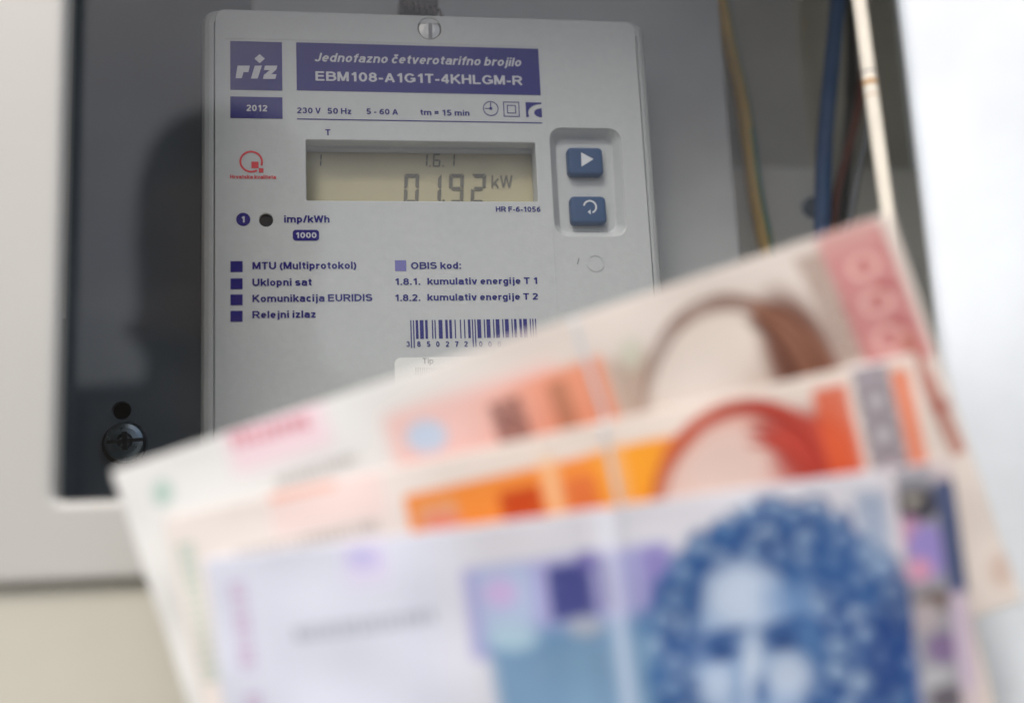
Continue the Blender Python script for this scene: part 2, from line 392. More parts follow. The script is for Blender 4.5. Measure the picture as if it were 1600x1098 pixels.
# mounting plate behind the meter, with hole and screw
YP = .030
hp = at(190, 641, YP); sp = at(200, 692, YP)
pl = thing('mounting_plate', 'dark grey steel mounting plate with a round hole, behind the meter', 'plate')
PX0 = at(105, 400, YP).x; PX1 = at(700, 400, YP).x
curve_plate('plate', [[(PX0, ZB-.02), (PX1, ZB-.02), (PX1, ZT+.02), (PX0, ZT+.02)], circ(hp.x, hp.z, .0026, 28)], YP, YP+.002, .0002, M_plate, pl)
box('hole_shade_sheet', hp.x-.02, hp.x+.03, YP+.012, YP+.013, hp.z-.03, hp.z+.03, M_blk, pl)  # added black sheet that stands in for the darkness inside the hole
rs = .0057
sb = bmesh.new(); loft(sb, [(circ(0, 0, r, 40), y) for r, y in ((rs, 0), (rs, -.0016), (rs*.97, -.0023), (rs*.86, -.0029), (rs*.66, -.0033), (rs*.4, -.0035), (rs*.28, -.0026))])
scr = obj('screw', sb, M_screw, pl, False); scr.location = (sp.x, YP-.0022, sp.z)
wb = bmesh.new(); loft(wb, [(circ(-.0008, -.0004, rs*1.06, 40), 0), (circ(-.0008, -.0004, rs*1.06, 40), -.0018)])
ws = obj('screw_rim_disc', wb, M_blk, pl); ws.location = (sp.x, YP-.0003, sp.z)  # black disc set slightly off-centre behind the screw head
cb = bmesh.new()
for a, L, W in ((.06, .0050, .00048), (.06+math.pi/2, .0026, .0007)):
    c, s = math.cos(a), math.sin(a)
    pts = [(-L, -W), (L, -W), (L, W), (-L, W)]
    poly(cb, [(x*c-z*s, x*s+z*c) for x, z in pts], -.00358, .0012)
bmesh.ops.translate(cb, verts=cb.verts, vec=(0, 0, 0))
obj('screw_slot', cb, M_blk, scr)
place(pl, (PX0, YP, ZB-.02))

# ------------------------------------------------------------------ the meter
mt = thing('electricity_meter', 'grey plastic electricity meter with navy lettering, beige display and two blue buttons', 'electricity meter')
MX0, MX1 = at(312, 350, 0).x, at(1029, 300, 0).x
MZ1 = at(660, 19.5, 0).z; MZ0 = MZ1-.205
QX0, QX1, QZ1 = at(334, 300, 0).x, at(1008, 250, 0).x, at(660, 24.3, 0).z
def ins(d, r): return rr(MX0+d, MX1-d, MZ0+d, MZ1-d, r, 8)
hb = bmesh.new()
inner = rr(QX0, QX1, MZ0+.006, QZ1, .003, 8)
loft(hb, [(ins(0, .004), .0285), (ins(0, .004), .0045), (ins(.0004, .004), .0025), (ins(.0012, .0036), .0011), (ins(.0024, .003), .0003), (ins(.0034, .003), 0.0), (inner, .0002), (inner, .0090)])
obj('housing', hb, M_plastic, mt, False)
# front panel with real openings
lx0, lx1, lz0, lz1 = prect(478.5, 221.5, 838, 314.8)
bx0, bx1, bz0, bz1 = prect(863, 201.5, 974, 369)
sc = at(671, 45.5, 0); sr = at(689.3, 45.5, 0).x-sc.x
led = at(415.8, 344.5, 0); lr = at(426.6, 344.5, 0).x-led.x
e = .00025
curve_plate('front_panel', [rr(QX0+e, QX1-e, MZ0+.006+e, QZ1-e, .003, 8), rr(lx0, lx1, lz0, lz1, .0004, 3), rr(bx0, bx1, bz0, bz1, .0036, 8),
                            circ(sc.x, sc.z, sr, 40), circ(led.x, led.z, lr, 28)], -.0003, .0068, .00028, M_panel, mt)
# grey base beside the meter
GX = at(1137, 250, .034).x
box('meter_base', MX0+.012, GX, .0286, .0600, MZ0-.02, MZ1+.03, M_base, mt, .0015)
# display
yl = .0072
db = bmesh.new(); bx(db, lx0-.002, lx1+.002, yl, yl+.0012, lz0-.003, lz1+.003); disp = obj('display', db, M_lcd, mt)
fz = lz1-.0008
box('display_bezel', lx0-.0018, lx1+.0018, .0045, yl-.0001, lz1-.0009, lz1+.0025, M_panel, mt, .0002)
SEG = {'0': 'abcdef', '1': 'bc', '2': 'abged', '6': 'acdefg', '9': 'abcdfg', '8': 'abcdefg'}
def digit(bm, ch, X, top, wd, ht, tk, sl=.0):
    """seven-segment digit measured on the zoomed display: X left, top, width, height"""
    g_ = tk*.16
    def pt(x, y): return xz((X+x+sl*(1-y/ht))/4+460, (top+y)/4+200, yl)
    h2 = ht/2; S = {
        'a': [(g_, 0), (wd-g_, 0), (wd-tk-g_*.3, tk), (tk+g_*.3, tk)],
        'd': [(tk+g_*.3, ht-tk), (wd-tk-g_*.3, ht-tk), (wd-g_, ht), (g_, ht)],
        'b': [(wd, g_), (wd, h2-g_), (wd-tk*.5, h2-g_), (wd-tk, h2-tk*.5-g_), (wd-tk, tk+g_)],
        'c': [(wd, h2+g_), (wd, ht-g_), (wd-tk, ht-tk-g_), (wd-tk, h2+tk*.5+g_), (wd-tk*.5, h2+g_)],
        'f': [(0, g_), (tk, tk+g_), (tk, h2-tk*.5-g_), (tk*.5, h2-g_), (0, h2-g_)],
        'e': [(0, h2+g_), (tk*.5, h2+g_), (tk, h2+tk*.5+g_), (tk, ht-tk-g_), (0, ht-g_)],
        'g': [(tk*.7, h2), (tk*1.1, h2-tk*.5), (wd-tk*1.1, h2-tk*.5), (wd-tk*.7, h2), (wd-tk*1.1, h2+tk*.5), (tk*1.1, h2+tk*.5)]}
    for k in SEG[ch]: poly(bm, [pt(*p) for p in S[k]], yl-.00025)
def dot(bm, X, Y_, s):
    poly(bm, [xz(x/4+460, y/4+200, yl) for x, y in ((X-s, Y_-s), (X+s, Y_-s), (X+s, Y_+s), (X-s, Y_+s))], yl-.00025)
for ch, X in (('0', 682), ('1', 822), ('9', 962), ('2', 1100)):
    b_ = bmesh.new(); digit(b_, ch, X, 289, 92, 184, 22, 6); obj('display_digit', b_, M_seg, disp)
for ch, X in (('1', 122), ('1', 784), ('6', 864), ('1', 954)):
    b_ = bmesh.new(); digit(b_, ch, X, 163, 46, 82, 9, 4); obj('display_digit', b_, M_seg, disp)
b_ = bmesh.new(); dot(b_, 932, 456, 7); obj('display_point', b_, M_seg, disp)
b_ = bmesh.new(); dot(b_, 847, 240, 4.5); dot(b_, 930, 240, 4.5); obj('display_point', b_, M_seg, disp)
text('kW', 767.5, 801.5, 294, 19.5, M_seg, disp, yl-.0003, .13, .06, 'display_unit', yl)
# buttons in their dish
rb = bmesh.new()
d1, d2 = .0006, .0020
def dish(d, r): return rr(bx0+d, bx1-d, bz0+d, bz1-d, r, 8)
loft(rb, [(dish(-.0002, .0038), .0001), (dish(.0002, .0036), .0003), (dish(d2, .0026), .0028), (dish(d2+.0004, .0024), .0030)], False, True)
obj('button_dish', rb, M_panel, mt)
def button(px0, py0, px1, py1):
    x0, x1, z0, z1 = prect(px0, py0, px1, py1)
    b = bmesh.new()
    def q(d, r): return rr(x0+d, x1-d, z0+d, z1-d, r, 6)
    loft(b, [(q(0, .0013), .0029), (q(0, .0013), .0010), (q(.00018, .0012), .0006), (q(.0005, .0010), .00035), (q(.0010, .0008), .00025)])
    # narrow dark gap round the key
    return obj('button', b, M_btn, mt)
b1 = button(888, 229.5, 943, 272.5); b2 = button(892.5, 305.5, 948, 348.5)
def z7(X, Y_): return (X/4.99+850, Y_/4.99+180)
pb = bmesh.new(); ppoly(pb, [z7(288, 292), z7(385, 345), z7(292, 403)], .0001, .0003); obj('play_mark', pb, M_btnp, b1)
ab = bmesh.new(); ac = at(*z7(358, 716), .0003); ra = at(*z7(412, 716), .0003).x-ac.x
ring(ab, ac.x, ac.z, ra*.76, ra, .0001, -70, 170, 28)
ppoly(ab, [z7(340, 755), z7(362, 737), z7(364, 777)], .0001, .0003)
obj('return_mark', ab, M_btnp, b2)
# screw with slot at the top, impulse lamp
s_ = bmesh.new(); loft(s_, [(circ(sc.x, sc.z, sr*.99, 36), .006), (circ(sc.x, sc.z, sr*.96, 36), .0007), (circ(sc.x, sc.z, sr*.88, 36), .0003), (circ(sc.x, sc.z, sr*.5, 36), .0001)])
ms = obj('cover_screw', s_, mat('screw_metal', (.42, .42, .41), .38, metal=.55, noise=.1, nscale=600), mt)
s_ = bmesh.new(); wv = sr*.16; poly(s_, [(sc.x-wv+.0002, sc.z-sr*.85), (sc.x+wv+.0002, sc.z-sr*.85), (sc.x+wv+.0003, sc.z+sr*.62), (sc.x-wv+.0003, sc.z+sr*.62)], .00004)
obj('screw_slot', s_, M_grey, ms)
s_ = bmesh.new(); loft(s_, [(circ(led.x, led.z, lr*1.02, 28), .0065), (circ(led.x, led.z, lr*.98, 28), .0006), (circ(led.x, led.z, lr*.9, 28), .0004)])
obj('impulse_lamp', s_, mat('dark_lens', (.02, .021, .022), .7, spec=.2), mt)
# moulded relief: the outline round the print and a small ejector ring
YPr = -.00040
def relief(x0, x1, z0, z1, r, wdt=.00035):
    b = bmesh.new(); o1 = rr(x0, x1, z0, z1, r, 6); i1 = rr(x0+wdt, x1-wdt, z0+wdt, z1-wdt, max(r-wdt, .0002), 6); n = len(o1)
    for i in range(n):
        j = (i+1) % n; poly(b, [o1[i], o1[j], i1[j], i1[i]], -.0004, .0002)
    return obj('moulded_line', b, M_panel, mt)
x0, x1, z0, z1 = prect(349, 66, 869, 780); relief(x0, x1, z0, z1, .0015)
er = at(930, 411, 0); b_ = bmesh.new(); ring(b_, er.x, er.z, .0021, .0026, -.00045); obj('moulded_ring', b_, M_panel, mt)
b_ = bmesh.new(); ppoly(b_, [(901, 413), (902.5, 413), (905, 404), (903.8, 403)], -.00042); obj('scratch', b_, M_grey, mt)

# --- printing
def block(px0, py0, px1, py1, material, name='printed_block', r=None, y=YPr):
    x0, x1, z0, z1 = prect(px0, py0, px1, py1); b = bmesh.new()
    poly(b, rr(x0, x1, z0, z1, r, 6) if r else [(x0, z0), (x1, z0), (x1, z1), (x0, z1)], y)
    return obj(name, b, material, mt)
def T(s, a, b, base, cap, material=M_navy, **k): return text(s, a, b, base, cap, material, mt, **k)
block(360, 66.3, 441, 142, M_navy)
lg = bmesh.new()
def z1_(pts): return [(X/3.99+300, Y_/3.99) for X, Y_ in pts]
for pts in ([(422, 343), (455, 371), (422, 400), (390, 371)], [(285, 415), (362, 415), (352, 455), (322, 455), (311, 493), (272, 493)],
            [(392, 415), (436, 415), (410, 495), (368, 495)],
            [(455, 415), (532, 415), (527, 438), (494, 468), (528, 468), (520, 497), (443, 497), (449, 472), (486, 442), (449, 442)]):
    ppoly(lg, z1_(pts), -.00046)
obj('logo_letters', lg, M_white, mt)
block(360, 152.5, 441.5, 186, M_deep); T('2012', 385.2, 417.8, 174.7, 9.8, M_white, y=-.00046)
block(463.3, 72.5, 842.3, 146, M_navy)
T('Jednofazno četverotarifno brojilo', 491.7, 814, 97.4, 13.6, M_white, y=-.00046, shear=.2, bold=.17)
T('EBM108-A1G1T-4KHLGM-R', 493, 816, 127.3, 14.6, M_white, y=-.00046, bold=.18)
for s, a, b, base in (('230 V', 464.2, 501.3, 178), ('50 Hz', 511.8, 549, 178.7), ('5 - 60 A', 572.7, 622, 179.6), ('tm = 15 min', 656.6, 733.4, 180.8)):
    T(s, a, b, base, 9)
x0, x1 = at(464, 187.5, 0).x, at(846.7, 192.5, 0).x; zl = at(655, 189.9, 0).z
b_ = bmesh.new(); poly(b_, [(x0, zl-.00015), (x1, zl-.00015), (x1, zl+.00015), (x0, zl+.00015)], YPr); obj('printed_rule', b_, M_navy, mt)
T('T', 508.4, 516.4, 212.5, 9.5)
c = at(766.5, 170.6, 0); rk = at(778.6, 170.6, 0).x-c.x
b_ = bmesh.new(); ring(b_, c.x, c.z, rk*.90, rk, YPr); poly(b_, [(c.x-rk*.06, c.z), (c.x+rk*.06, c.z), (c.x+rk*.06, c.z+rk*.82), (c.x-rk*.06, c.z+rk*.82)], YPr)
poly(b_, [(c.x-rk*.78, c.z-rk*.05), (c.x, c.z-rk*.05), (c.x, c.z+rk*.05), (c.x-rk*.78, c.z+rk*.05)], YPr-.00002); poly(b_, circ(c.x, c.z, rk*.2, 16), YPr-.00004)
obj('clock_symbol', b_, M_navy, mt)
b_ = bmesh.new()
for q in ((786.3, 160, 811.3, 183.3), (792, 165.2, 805.8, 178.2)):
    x0, x1, z0, z1 = prect(*q); tk = .00024
    for a in ((x0, z0, x1, z0+tk), (x0, z1-tk, x1, z1), (x0, z0+tk, x0+tk, z1-tk), (x1-tk, z0+tk, x1, z1-tk)):
        poly(b_, [(a[0], a[1]), (a[2], a[1]), (a[2], a[3]), (a[0], a[3])], YPr)
obj('double_square_symbol', b_, M_navy, mt)
b_ = bmesh.new(); x0, x1, z0, z1 = prect(821.3, 161, 846, 184); W = x1-x0; H = z1-z0
arc = [(x1-W*.0+W*.86*math.cos(R(a)), z0+H*.28+H*.62*math.sin(R(a))) for a in range(90, 201, 10)]
arc = [(min(max(x, x0), x1), min(max(z, z0), z1)) for x, z in arc]
poly(b_, [(x0, z0), (x0, z1), (x1, z1)] + [p for p in arc if p[1] > z0+1e-6] + [(x0+W*.14, z0)], YPr)
dsk = [(x1+W*.48*math.cos(R(a)), z0+H*.30+H*.30*math.sin(R(a))) for a in range(90, 271, 10)]
poly(b_, dsk, YPr); obj('quarter_disc_symbol', b_, M_navy, mt)
# red quality mark
q = at(392.6, 253.5, 0); rq = at(411, 253.5, 0).x-q.x
b_ = bmesh.new(); ring(b_, q.x, q.z, rq*.83, rq, YPr, -22, 302, 40)
for q_ in ((393, 253.6, 404, 263.6), (404.6, 263.8, 411.8, 270.6)):
    x0, x1, z0, z1 = prect(*q_); poly(b_, [(x0, z0), (x1, z0), (x1, z1), (x0, z1)], YPr-.00003)
obj('quality_mark', b_, M_red, mt)
T('Hrvatska kvaliteta', 359.6, 431.6, 280, 6.2, M_red, bold=.20)
# pulse row
c = at(380.2, 343.4, 0); rc = at(391.2, 343.4, 0).x-c.x
b_ = bmesh.new(); poly(b_, circ(c.x, c.z, rc, 32), YPr); obj('printed_disc', b_, M_deep, mt)
T('1', 377.6, 382.4, 348.3, 9.5, M_white, y=-.00046, bold=.22)
T('imp/kWh', 444, 515, 348.3, 11, M_navy)
block(457.4, 359.8, 498.8, 376.6, M_navy, r=.0009); T('1000', 462.4, 494.6, 372.6, 8.8, M_white, y=-.00046)
for (ya, yb), s, xe, base in (((408.6, 425.6), 'MTU (Multiprotokol)', 556.9, 421.4), ((435.4, 452.5), 'Uklopni sat', 487.2, 447.4),
                              ((460.5, 477.5), 'Komunikacija EURIDIS', 582, 472.6), ((486, 503), 'Relejni izlaz', 493.5, 497.8)):
    block(360.2, ya, 379.3, yb, M_deep); T(s, 394.5, xe, base, 11.4, M_navy)
block(617, 407.2, 634.6, 424, M_lilac); T('OBIS kod:', 642, 720.3, 421, 10.8)
T('1.8.1.', 617.3, 656.6, 445.8, 10.4, M_navy); T('kumulativ energije T 1', 667.7, 839.3, 445.2, 10.4)
T('1.8.2.', 617.3, 656.6, 471, 10.4, M_navy); T('kumulativ energije T 2', 667.7, 840.5, 470.2, 10.4)
T('HR F-6-1056', 774.5, 844.3, 331.6, 8.2)
# barcode
LC = '0001101 0011001 0010011 0111101 0100011 0110001 0101111 0111011 0110111 0001011'.split()
PAR = 'LLLLLL LLGLGG LLGGLG LLGGGL LGLLGG LGGLLG LGGGLL LGLGLG LGLGGL LGGLGL'.split()
code = '385027200001'; s_ = sum(int(d)*(1 if i % 2 == 0 else 3) for i, d in enumerate(code)); code += str(-s_ % 10)
inv = lambda p: ''.join('10'[int(k)] for k in p)
bits = '101' + ''.join(LC[int(d)] if PAR[int(code[0])][i] == 'L' else inv(LC[int(d)])[::-1] for i, d in enumerate(code[1:7])) + '01010' + ''.join(inv(LC[int(d)]) for d in code[7:]) + '101'
xa, xb = at(641, 515, 0).x, at(838, 515, 0).x; zt, zb, zg = at(740, 499.5, 0).z, at(740, 528.6, 0).z, at(740, 542.4, 0).z
b_ = bmesh.new(); mw = (xb-xa)/95; i = 0
while i < 95:
    if bits[i] == '1':
        j = i
        while j < 95 and bits[j] == '1': j += 1
        lo = zg if (i < 3 or 45 <= i < 50 or i >= 92) else zb
        poly(b_, [(xa+mw*(i+.06), lo), (xa+mw*(j-.06), lo), (xa+mw*(j-.06), zt), (xa+mw*(i+.06), zt)], YPr); i = j
    else: i += 1
obj('barcode', b_, M_navy, mt)
for d, X in zip('3850272000', (310, 377, 438, 495, 555, 614, 671, 763, 820, 878)):
    T(d, X/3.9925+560-2.7, X/3.9925+560+2.7, 542.2, 8.6, M_navy, name='barcode_numeral')
# sticker
x0, x1, z0, z1 = prect(617.8, 557.5, 845, 690); b_ = bmesh.new()
loft(b_, [(rr(x0, x1, z0, z1, .0018, 6), -.00032), (rr(x0, x1, z0, z1, .0018, 6), -.0006)]); lab = obj('sticker', b_, M_label, mt)
text('Tip', 660, 677, 569, 9, M_grey, lab, -.00065, .13)
b_ = bmesh.new()
for k in range(14):
    X = 649+k*3.4; ppoly(b_, [(X, 588), (X+1.1, 588), (X+1.1, 574.5), (X, 574.5)], -.00066)
obj('sticker_bars', b_, M_grey, lab)
place(mt, (0, 0.03, MZ0))

# wire seal above the meter
sw = thing('wire_seal', 'dark twisted wire seal above the top edge of the meter', 'seal')
YS = .012; b_ = bmesh.new(); pts = []
for k in range(60):
    s = k/59; a = s*math.pi*12; p = at(634+s*58, 6+s*16, YS); pts.append((p.x, p.y+.0010*math.cos(a), p.z+.0010*math.sin(a)))
tube(b_, pts, .00042, 6); obj('twisted_wire', b_, M_seal, sw, True)
p = at(655, 8, YS+.004); b_ = bmesh.new()
loft(b_, [(rr(p.x-.0058, p.x+.0058, p.z-.002, p.z+.006, .0019, 6), YS+.013), (rr(p.x-.0058, p.x+.0058, p.z-.002, p.z+.006, .0019, 6), YS+.003), (rr(p.x-.0052, p.x+.0052, p.z-.0014, p.z+.0054, .0015, 6), YS+.002)])
obj('seal_body', b_, mat('brown_seal', (.03, .022, .018), .5), sw)
place(sw, (p.x, YS+.013, p.z))

# ------------------------------------------------------------------ wires
def wire(name, pix, rad, material, label, Yf, cat='wire'):
    b = bmesh.new(); tube(b, [at(px, py, Yf(i) if callable(Yf) else Yf) for i, (px, py) in enumerate(pix)], rad, 16)
    o = obj(name, b, material, None, True); tag(o, label, cat); return o
gy = [(1112, -70), (1127, 0), (1141, 75), (1158, 150), (1170, 225), (1180, 300), (1195, 375), (1215, 460), (1225, 560)]
b = bmesh.new(); tube(b, [at(px, py, .066) for px, py in gy], .0029, 18)
gw = obj('striped_earth_wire', b, None, None, True); tag(gw, 'yellow wire with a green stripe hanging right of the meter', 'wire')
gw.data.materials.append(M_yel); gw.data.materials.append(M_grn)
gz = [v.co.z for v in gw.data.vertices]; gz0, gz1 = min(gz), max(gz)
for f in gw.data.polygons:                       # the green stripe winds slowly round the sheath
    c = .15+.8*(f.center.z-gz0)/(gz1-gz0)
    if f.normal.y < 0 and abs(f.normal.x-c) < .38: f.material_index = 1
wire('blue_wire', [(1313, -70), (1309, 0), (1302, 80), (1294, 160), (1288, 240), (1285, 350), (1284, 470), (1286, 600)], .0029, M_blue, 'thick blue insulated wire hanging down in the cabinet', .055)
wire('red_wire', [(1352, 90), (1340, 175), (1322, 245), (1308, 300), (1301, 360), (1296, 480)], .0015, M_rwire, 'thin dull red wire just right of the thick blue wire', .060)
wire('dark_wire', [(1330, -70), (1331, 60), (1330, 160), (1322, 270), (1312, 370), (1300, 480)], .0022, M_dwire, 'dark wire curving down between the blue wire and the cream cable', .068)
wire('grey_wire', [(1362, 100), (1356, 200), (1340, 280), (1325, 370), (1312, 480)], .0012, M_gwire, 'thin grey wire partly behind the cream cable', .050)
YC = YF-.004
cc = thing('cream_cable', 'straight cream cable with a small ochre mark, running down beside the open white door', 'cable')
b = bmesh.new(); tube(b, [at(1329, -90, YC), at(1344, 10, YC), at(1357, 110, YC), at(1384, 310, YC), at(1410, 500, YC), at(1440, 720, YC)], .0017, 18); obj('sheath', b, M_cream, cc, True)
def band(pa, pb, mtl):
    b = bmesh.new(); tube(b, [at(*pa, YC), at(*pb, YC)], .00174, 18); obj('printed_band', b, mtl, cc, True)
band((1359.2, 127), (1360.1, 134), M_mark); band((1357.4, 113), (1357.6, 115), M_grey); band((1362.2, 150), (1362.4, 151.5), M_mark)
place(cc, at(1440, 720, YC))

# ------------------------------------------------------------------ banknotes
def smooth(e0, e1, x):
    t = np.clip((x-e0)/(e1-e0+1e-9), 0, 1); return t*t*(3-2*t)
class Note:
    """paper sheet with its print as a colour attribute; px = measured photograph pixels, turned into the sheet's own millimetres"""
    def __init__(s, tl, ang, scale, W, H, paper):
        s.tl, s.ang, s.sc, s.W, s.H = np.array(tl, float), R(ang), scale, W, H
        s.nx, s.ny = int(W/.36), int(H/.36)
        u, v = np.meshgrid(np.linspace(0, W, s.nx+1), np.linspace(0, H, s.ny+1))
        s.u, s.v = u, v
        s.px = s.tl[0]+scale*(u*math.cos(s.ang)+v*math.sin(s.ang)); s.py = s.tl[1]+scale*(-u*math.sin(s.ang)+v*math.cos(s.ang))
        s.c = np.ones((*u.shape, 3))*np.array(lin(paper))
        s.noise = rng.random(u.shape)
    def mix(s, mask, col, k=1.0):
        mk = (np.clip(mask, 0, 1)*k)[..., None]; s.c = s.c*(1-mk)+np.array(lin(col))*mk
    def loc(s, px, py):
        d = np.array([px, py])-s.tl; ca, sa = math.cos(s.ang), math.sin(s.ang)
        return (d[0]*ca-d[1]*sa)/s.sc, (d[0]*sa+d[1]*ca)/s.sc
    def tone(s, k): s.c = s.c*k
    def rect(s, p0, p1, col, k=1.0, soft=.3, slant=0, grain=0):
        """rectangle in the sheet's axes between two measured corners"""
        (a, b), (c, d) = s.loc(*p0), s.loc(*p1)
        U = s.u-slant*(s.v-b)
        mk = smooth(a-soft, a+soft, U)*(1-smooth(c-soft, c+soft, U))*smooth(b-soft, b+soft, s.v)*(1-smooth(d-soft, d+soft, s.v))
        if grain: mk = mk*(1-grain*(s.noise > .5))
        s.mix(mk, col, k)
    def ell(s, c, rx, ry, col, k=1.0, soft=.15, rot=0, half=None):
        x, y = s.px-c[0], s.py-c[1]; a = R(rot)
        X, Y = x*math.cos(a)+y*math.sin(a), -x*math.sin(a)+y*math.cos(a)
        d = np.sqrt((X/rx)**2+(Y/ry)**2); mk = 1-smooth(1-soft, 1+soft, d)
        s.mix(mk, col, k)
    def arc(s, c, rx, ry, wd, col, k=1.0, a0=-180, a1=180, rot=0):
        x, y = s.px-c[0], s.py-c[1]; a = R(rot); X, Y = x*math.cos(a)+y*math.sin(a), -x*math.sin(a)+y*math.cos(a)
        d = np.sqrt((X/rx)**2+(Y/ry)**2); th = np.degrees(np.arctan2(-Y/ry, X/rx))
        mk = (1-smooth(wd*.6, wd, np.abs(d-1)))*smooth(a0-8, a0+8, th)*(1-smooth(a1-8, a1+8, th)); s.mix(mk, col, k)
    def stroke(s, p0, p1, wd, col, k=1.0, broken=0):
        p0, p1 = np.array(p0, float), np.array(p1, float); d = p1-p0; L = np.linalg.norm(d); d /= L
        a = (s.px-p0[0])*d[0]+(s.py-p0[1])*d[1]; b = np.abs(-(s.px-p0[0])*d[1]+(s.py-p0[1])*d[0])
        mk = (1-smooth(wd*.35, wd*.65, b))*smooth(-3, 3, a)*(1-smooth(L-3, L+3, a))
        if broken: mk = mk*((np.mod(a, broken) < broken*.68))*(.55+.45*(np.mod(b, 9) > 3))
        s.mix(mk, col, k)
    def wash(s, fn, col, k=1.0): s.mix(fn(s.px, s.py, s.u, s.v), col, k)
    def build(s, depth, creases, curl, label, strip=None, thread=None, tw=.9):
        root = thing('banknote', label, 'banknote', 'banknotes fanned out in front of the meter')
        s.tone(.92); base = CAM+FWD*depth; k = depth/F*1000/1000
        tl = base+RGT*((s.tl[0]-800)*depth/F)-UPV*((s.tl[1]-549)*depth/F)
        A = RGT*math.cos(s.ang)+UPV*math.sin(s.ang); B = RGT*math.sin(s.ang)-UPV*math.cos(s.ang); N = -FWD
        A, B, N = map(np.array, (A, B, N)); mm = depth/F*s.sc
        waves = [(math.cos(q)*f, math.sin(q)*f, p, .22/(1+f*4)) for q, f, p in ((.4, .21, 1), (1.2, .3, 2), (-.7, .26, 4), (2.1, .4, .5), (.1, .5, 3))]
        def disp(u, v):
            h = curl[0]*np.sin((u/s.W)*math.pi*curl[1]+curl[2])+curl[3]*(v/s.H)**2
            for cu, tilt, amp, wd in creases: h = h+amp*np.exp(-(((u-cu-tilt*v))/wd)**2)
            for fx, fy, ph, am in waves: h = h+am*np.sin(u*fx+v*fy+ph)
            return h
        def pos(u, v, off=0): return np.array(tl)+A*(u*mm)[..., None]+B*(v*mm)[..., None]+N*((disp(u, v)+off)*.001)[..., None]
        ny, nx = s.u.shape
        def sheet(name, u, v, cols, material, off, th):
            ny, nx = u.shape; front = pos(u, v, off).reshape(-1, 3)
            back = pos(u, v, off-th).reshape(-1, 3); n = ny*nx
            idx = np.arange(n).reshape(ny, nx)
            q = np.stack([idx[:-1, :-1], idx[1:, :-1], idx[1:, 1:], idx[:-1, 1:]], -1).reshape(-1, 4)
            rim = np.concatenate([idx[0, :], idx[1:, -1], idx[-1, -2::-1], idx[-2:0:-1, 0]])
            r2 = np.roll(rim, -1); sk = np.stack([rim, r2, r2+n, rim+n], -1)
            faces = np.concatenate([q, q[:, ::-1]+n, sk]); me = bpy.data.meshes.new(name)
            me.vertices.add(2*n); me.vertices.foreach_set('co', np.concatenate([front, back]).astype(np.float32).ravel())
            me.loops.add(faces.size); me.loops.foreach_set('vertex_index', faces.astype(np.int32).ravel())
            me.polygons.add(len(faces)); me.polygons.foreach_set('loop_start', np.arange(0, faces.size, 4, dtype=np.int32))
            me.update(calc_edges=True)
            if cols is not None:
                at_ = me.color_attributes.new('print', 'FLOAT_COLOR', 'POINT')
                cc_ = np.concatenate([cols.reshape(-1, 3)]*2); at_.data.foreach_set('color', np.concatenate([cc_, np.ones((2*n, 1))], 1).astype(np.float32).ravel())
            return link(name, me, material, root, True)
        sheet('paper', s.u, s.v, s.c, M_note, 0, .1)
        if strip:
            u0, u1 = strip[0], strip[1]; u, v = np.meshgrid(np.linspace(u0, u1, 24), np.linspace(.3, s.H-.3, 200))
            cols = strip[2](u, v); sheet('foil_strip', u, v, cols, M_foil, .06, .03)
        if thread:
            u, v = np.meshgrid(np.linspace(thread-tw/2, thread+tw/2, 6), np.linspace(.3, s.H-.3, 120))
            sheet('security_thread', u, v, None, M_thread, .05, .03)
        place(root, Vector(tl)+Vector(B)*s.H*mm)
        return root

M_note = bpy.data.materials.new('banknote_paper'); M_note.use_nodes = True
t = M_note.node_tree; b = t.nodes['Principled BSDF']; b.inputs['Roughness'].default_value = .62; b.inputs['Specular IOR Level'].default_value = .3
an = t.nodes.new('ShaderNodeAttribute'); an.attribute_name = 'print'; t.links.new(an.outputs['Color'], b.inputs['Base Color'])
M_foil = bpy.data.materials.new('foil'); M_foil.use_nodes = True
t = M_foil.node_tree; b = t.nodes['Principled BSDF']; b.inputs['Roughness'].default_value = .38; b.inputs['Metallic'].default_value = .55
an = t.nodes.new('ShaderNodeAttribute'); an.attribute_name = 'print'; t.links.new(an.outputs['Color'], b.inputs['Base Color'])
M_thread = mat('thread_foil', (.64, .69, .72), .35, metal=.3)

# the brown-red note at the back
n = Note((178, 735), 18.4, 8.57, 150, 75, (238, 240, 238))
n.wash(lambda x, y, u, v: smooth(40, 85, u), (224, 215, 206))
n.rect((345, 655), (525, 690), (246, 222, 230), .9, 2); n.stroke((366, 688), (490, 656), 26, (214, 110, 130), .8, 16)
n.stroke((420, 672), (480, 657), 10, (160, 70, 80), .35)
n.ell((258, 768), 17, 20, (176, 208, 196), .8, .4); n.stroke((278, 800), (290, 850), 22, (196, 212, 202), .5, 15)
n.stroke((435, 752), (560, 712), 16, (160, 156, 152), .8, 11)
n.rect((598, 650), (930, 760), (240, 196, 188), .9, 2.5)
n.wash(lambda x, y, u, v: smooth(*[n.loc(690, 640)[0], n.loc(880, 580)[0]], u)*(1-smooth(n.loc(938, 560)[0]-.6, n.loc(938, 560)[0]+1.2, u))*smooth(n.loc(800, 598)[1]-1, n.loc(800, 598)[1]+1.5, v), (234, 152, 118), .95)
n.ell((668, 680), 32, 26, (192, 212, 232), .95, .3)
n.rect((762, 632), (836, 690), (128, 84, 78), .95, .5, 0, .45); n.rect((852, 600), (918, 700), (184, 124, 96), .9, .6, 0, .15)
n.rect((945, 566), (1050, 660), (176, 150, 130), .85, 2, 0, .2); n.ell((985, 552), 18, 24, (206, 208, 190), .8, .4)
rs_ = random.Random(5)
n.ell((1160, 640), 148, 182, (184, 158, 144), .4, .12, -8)
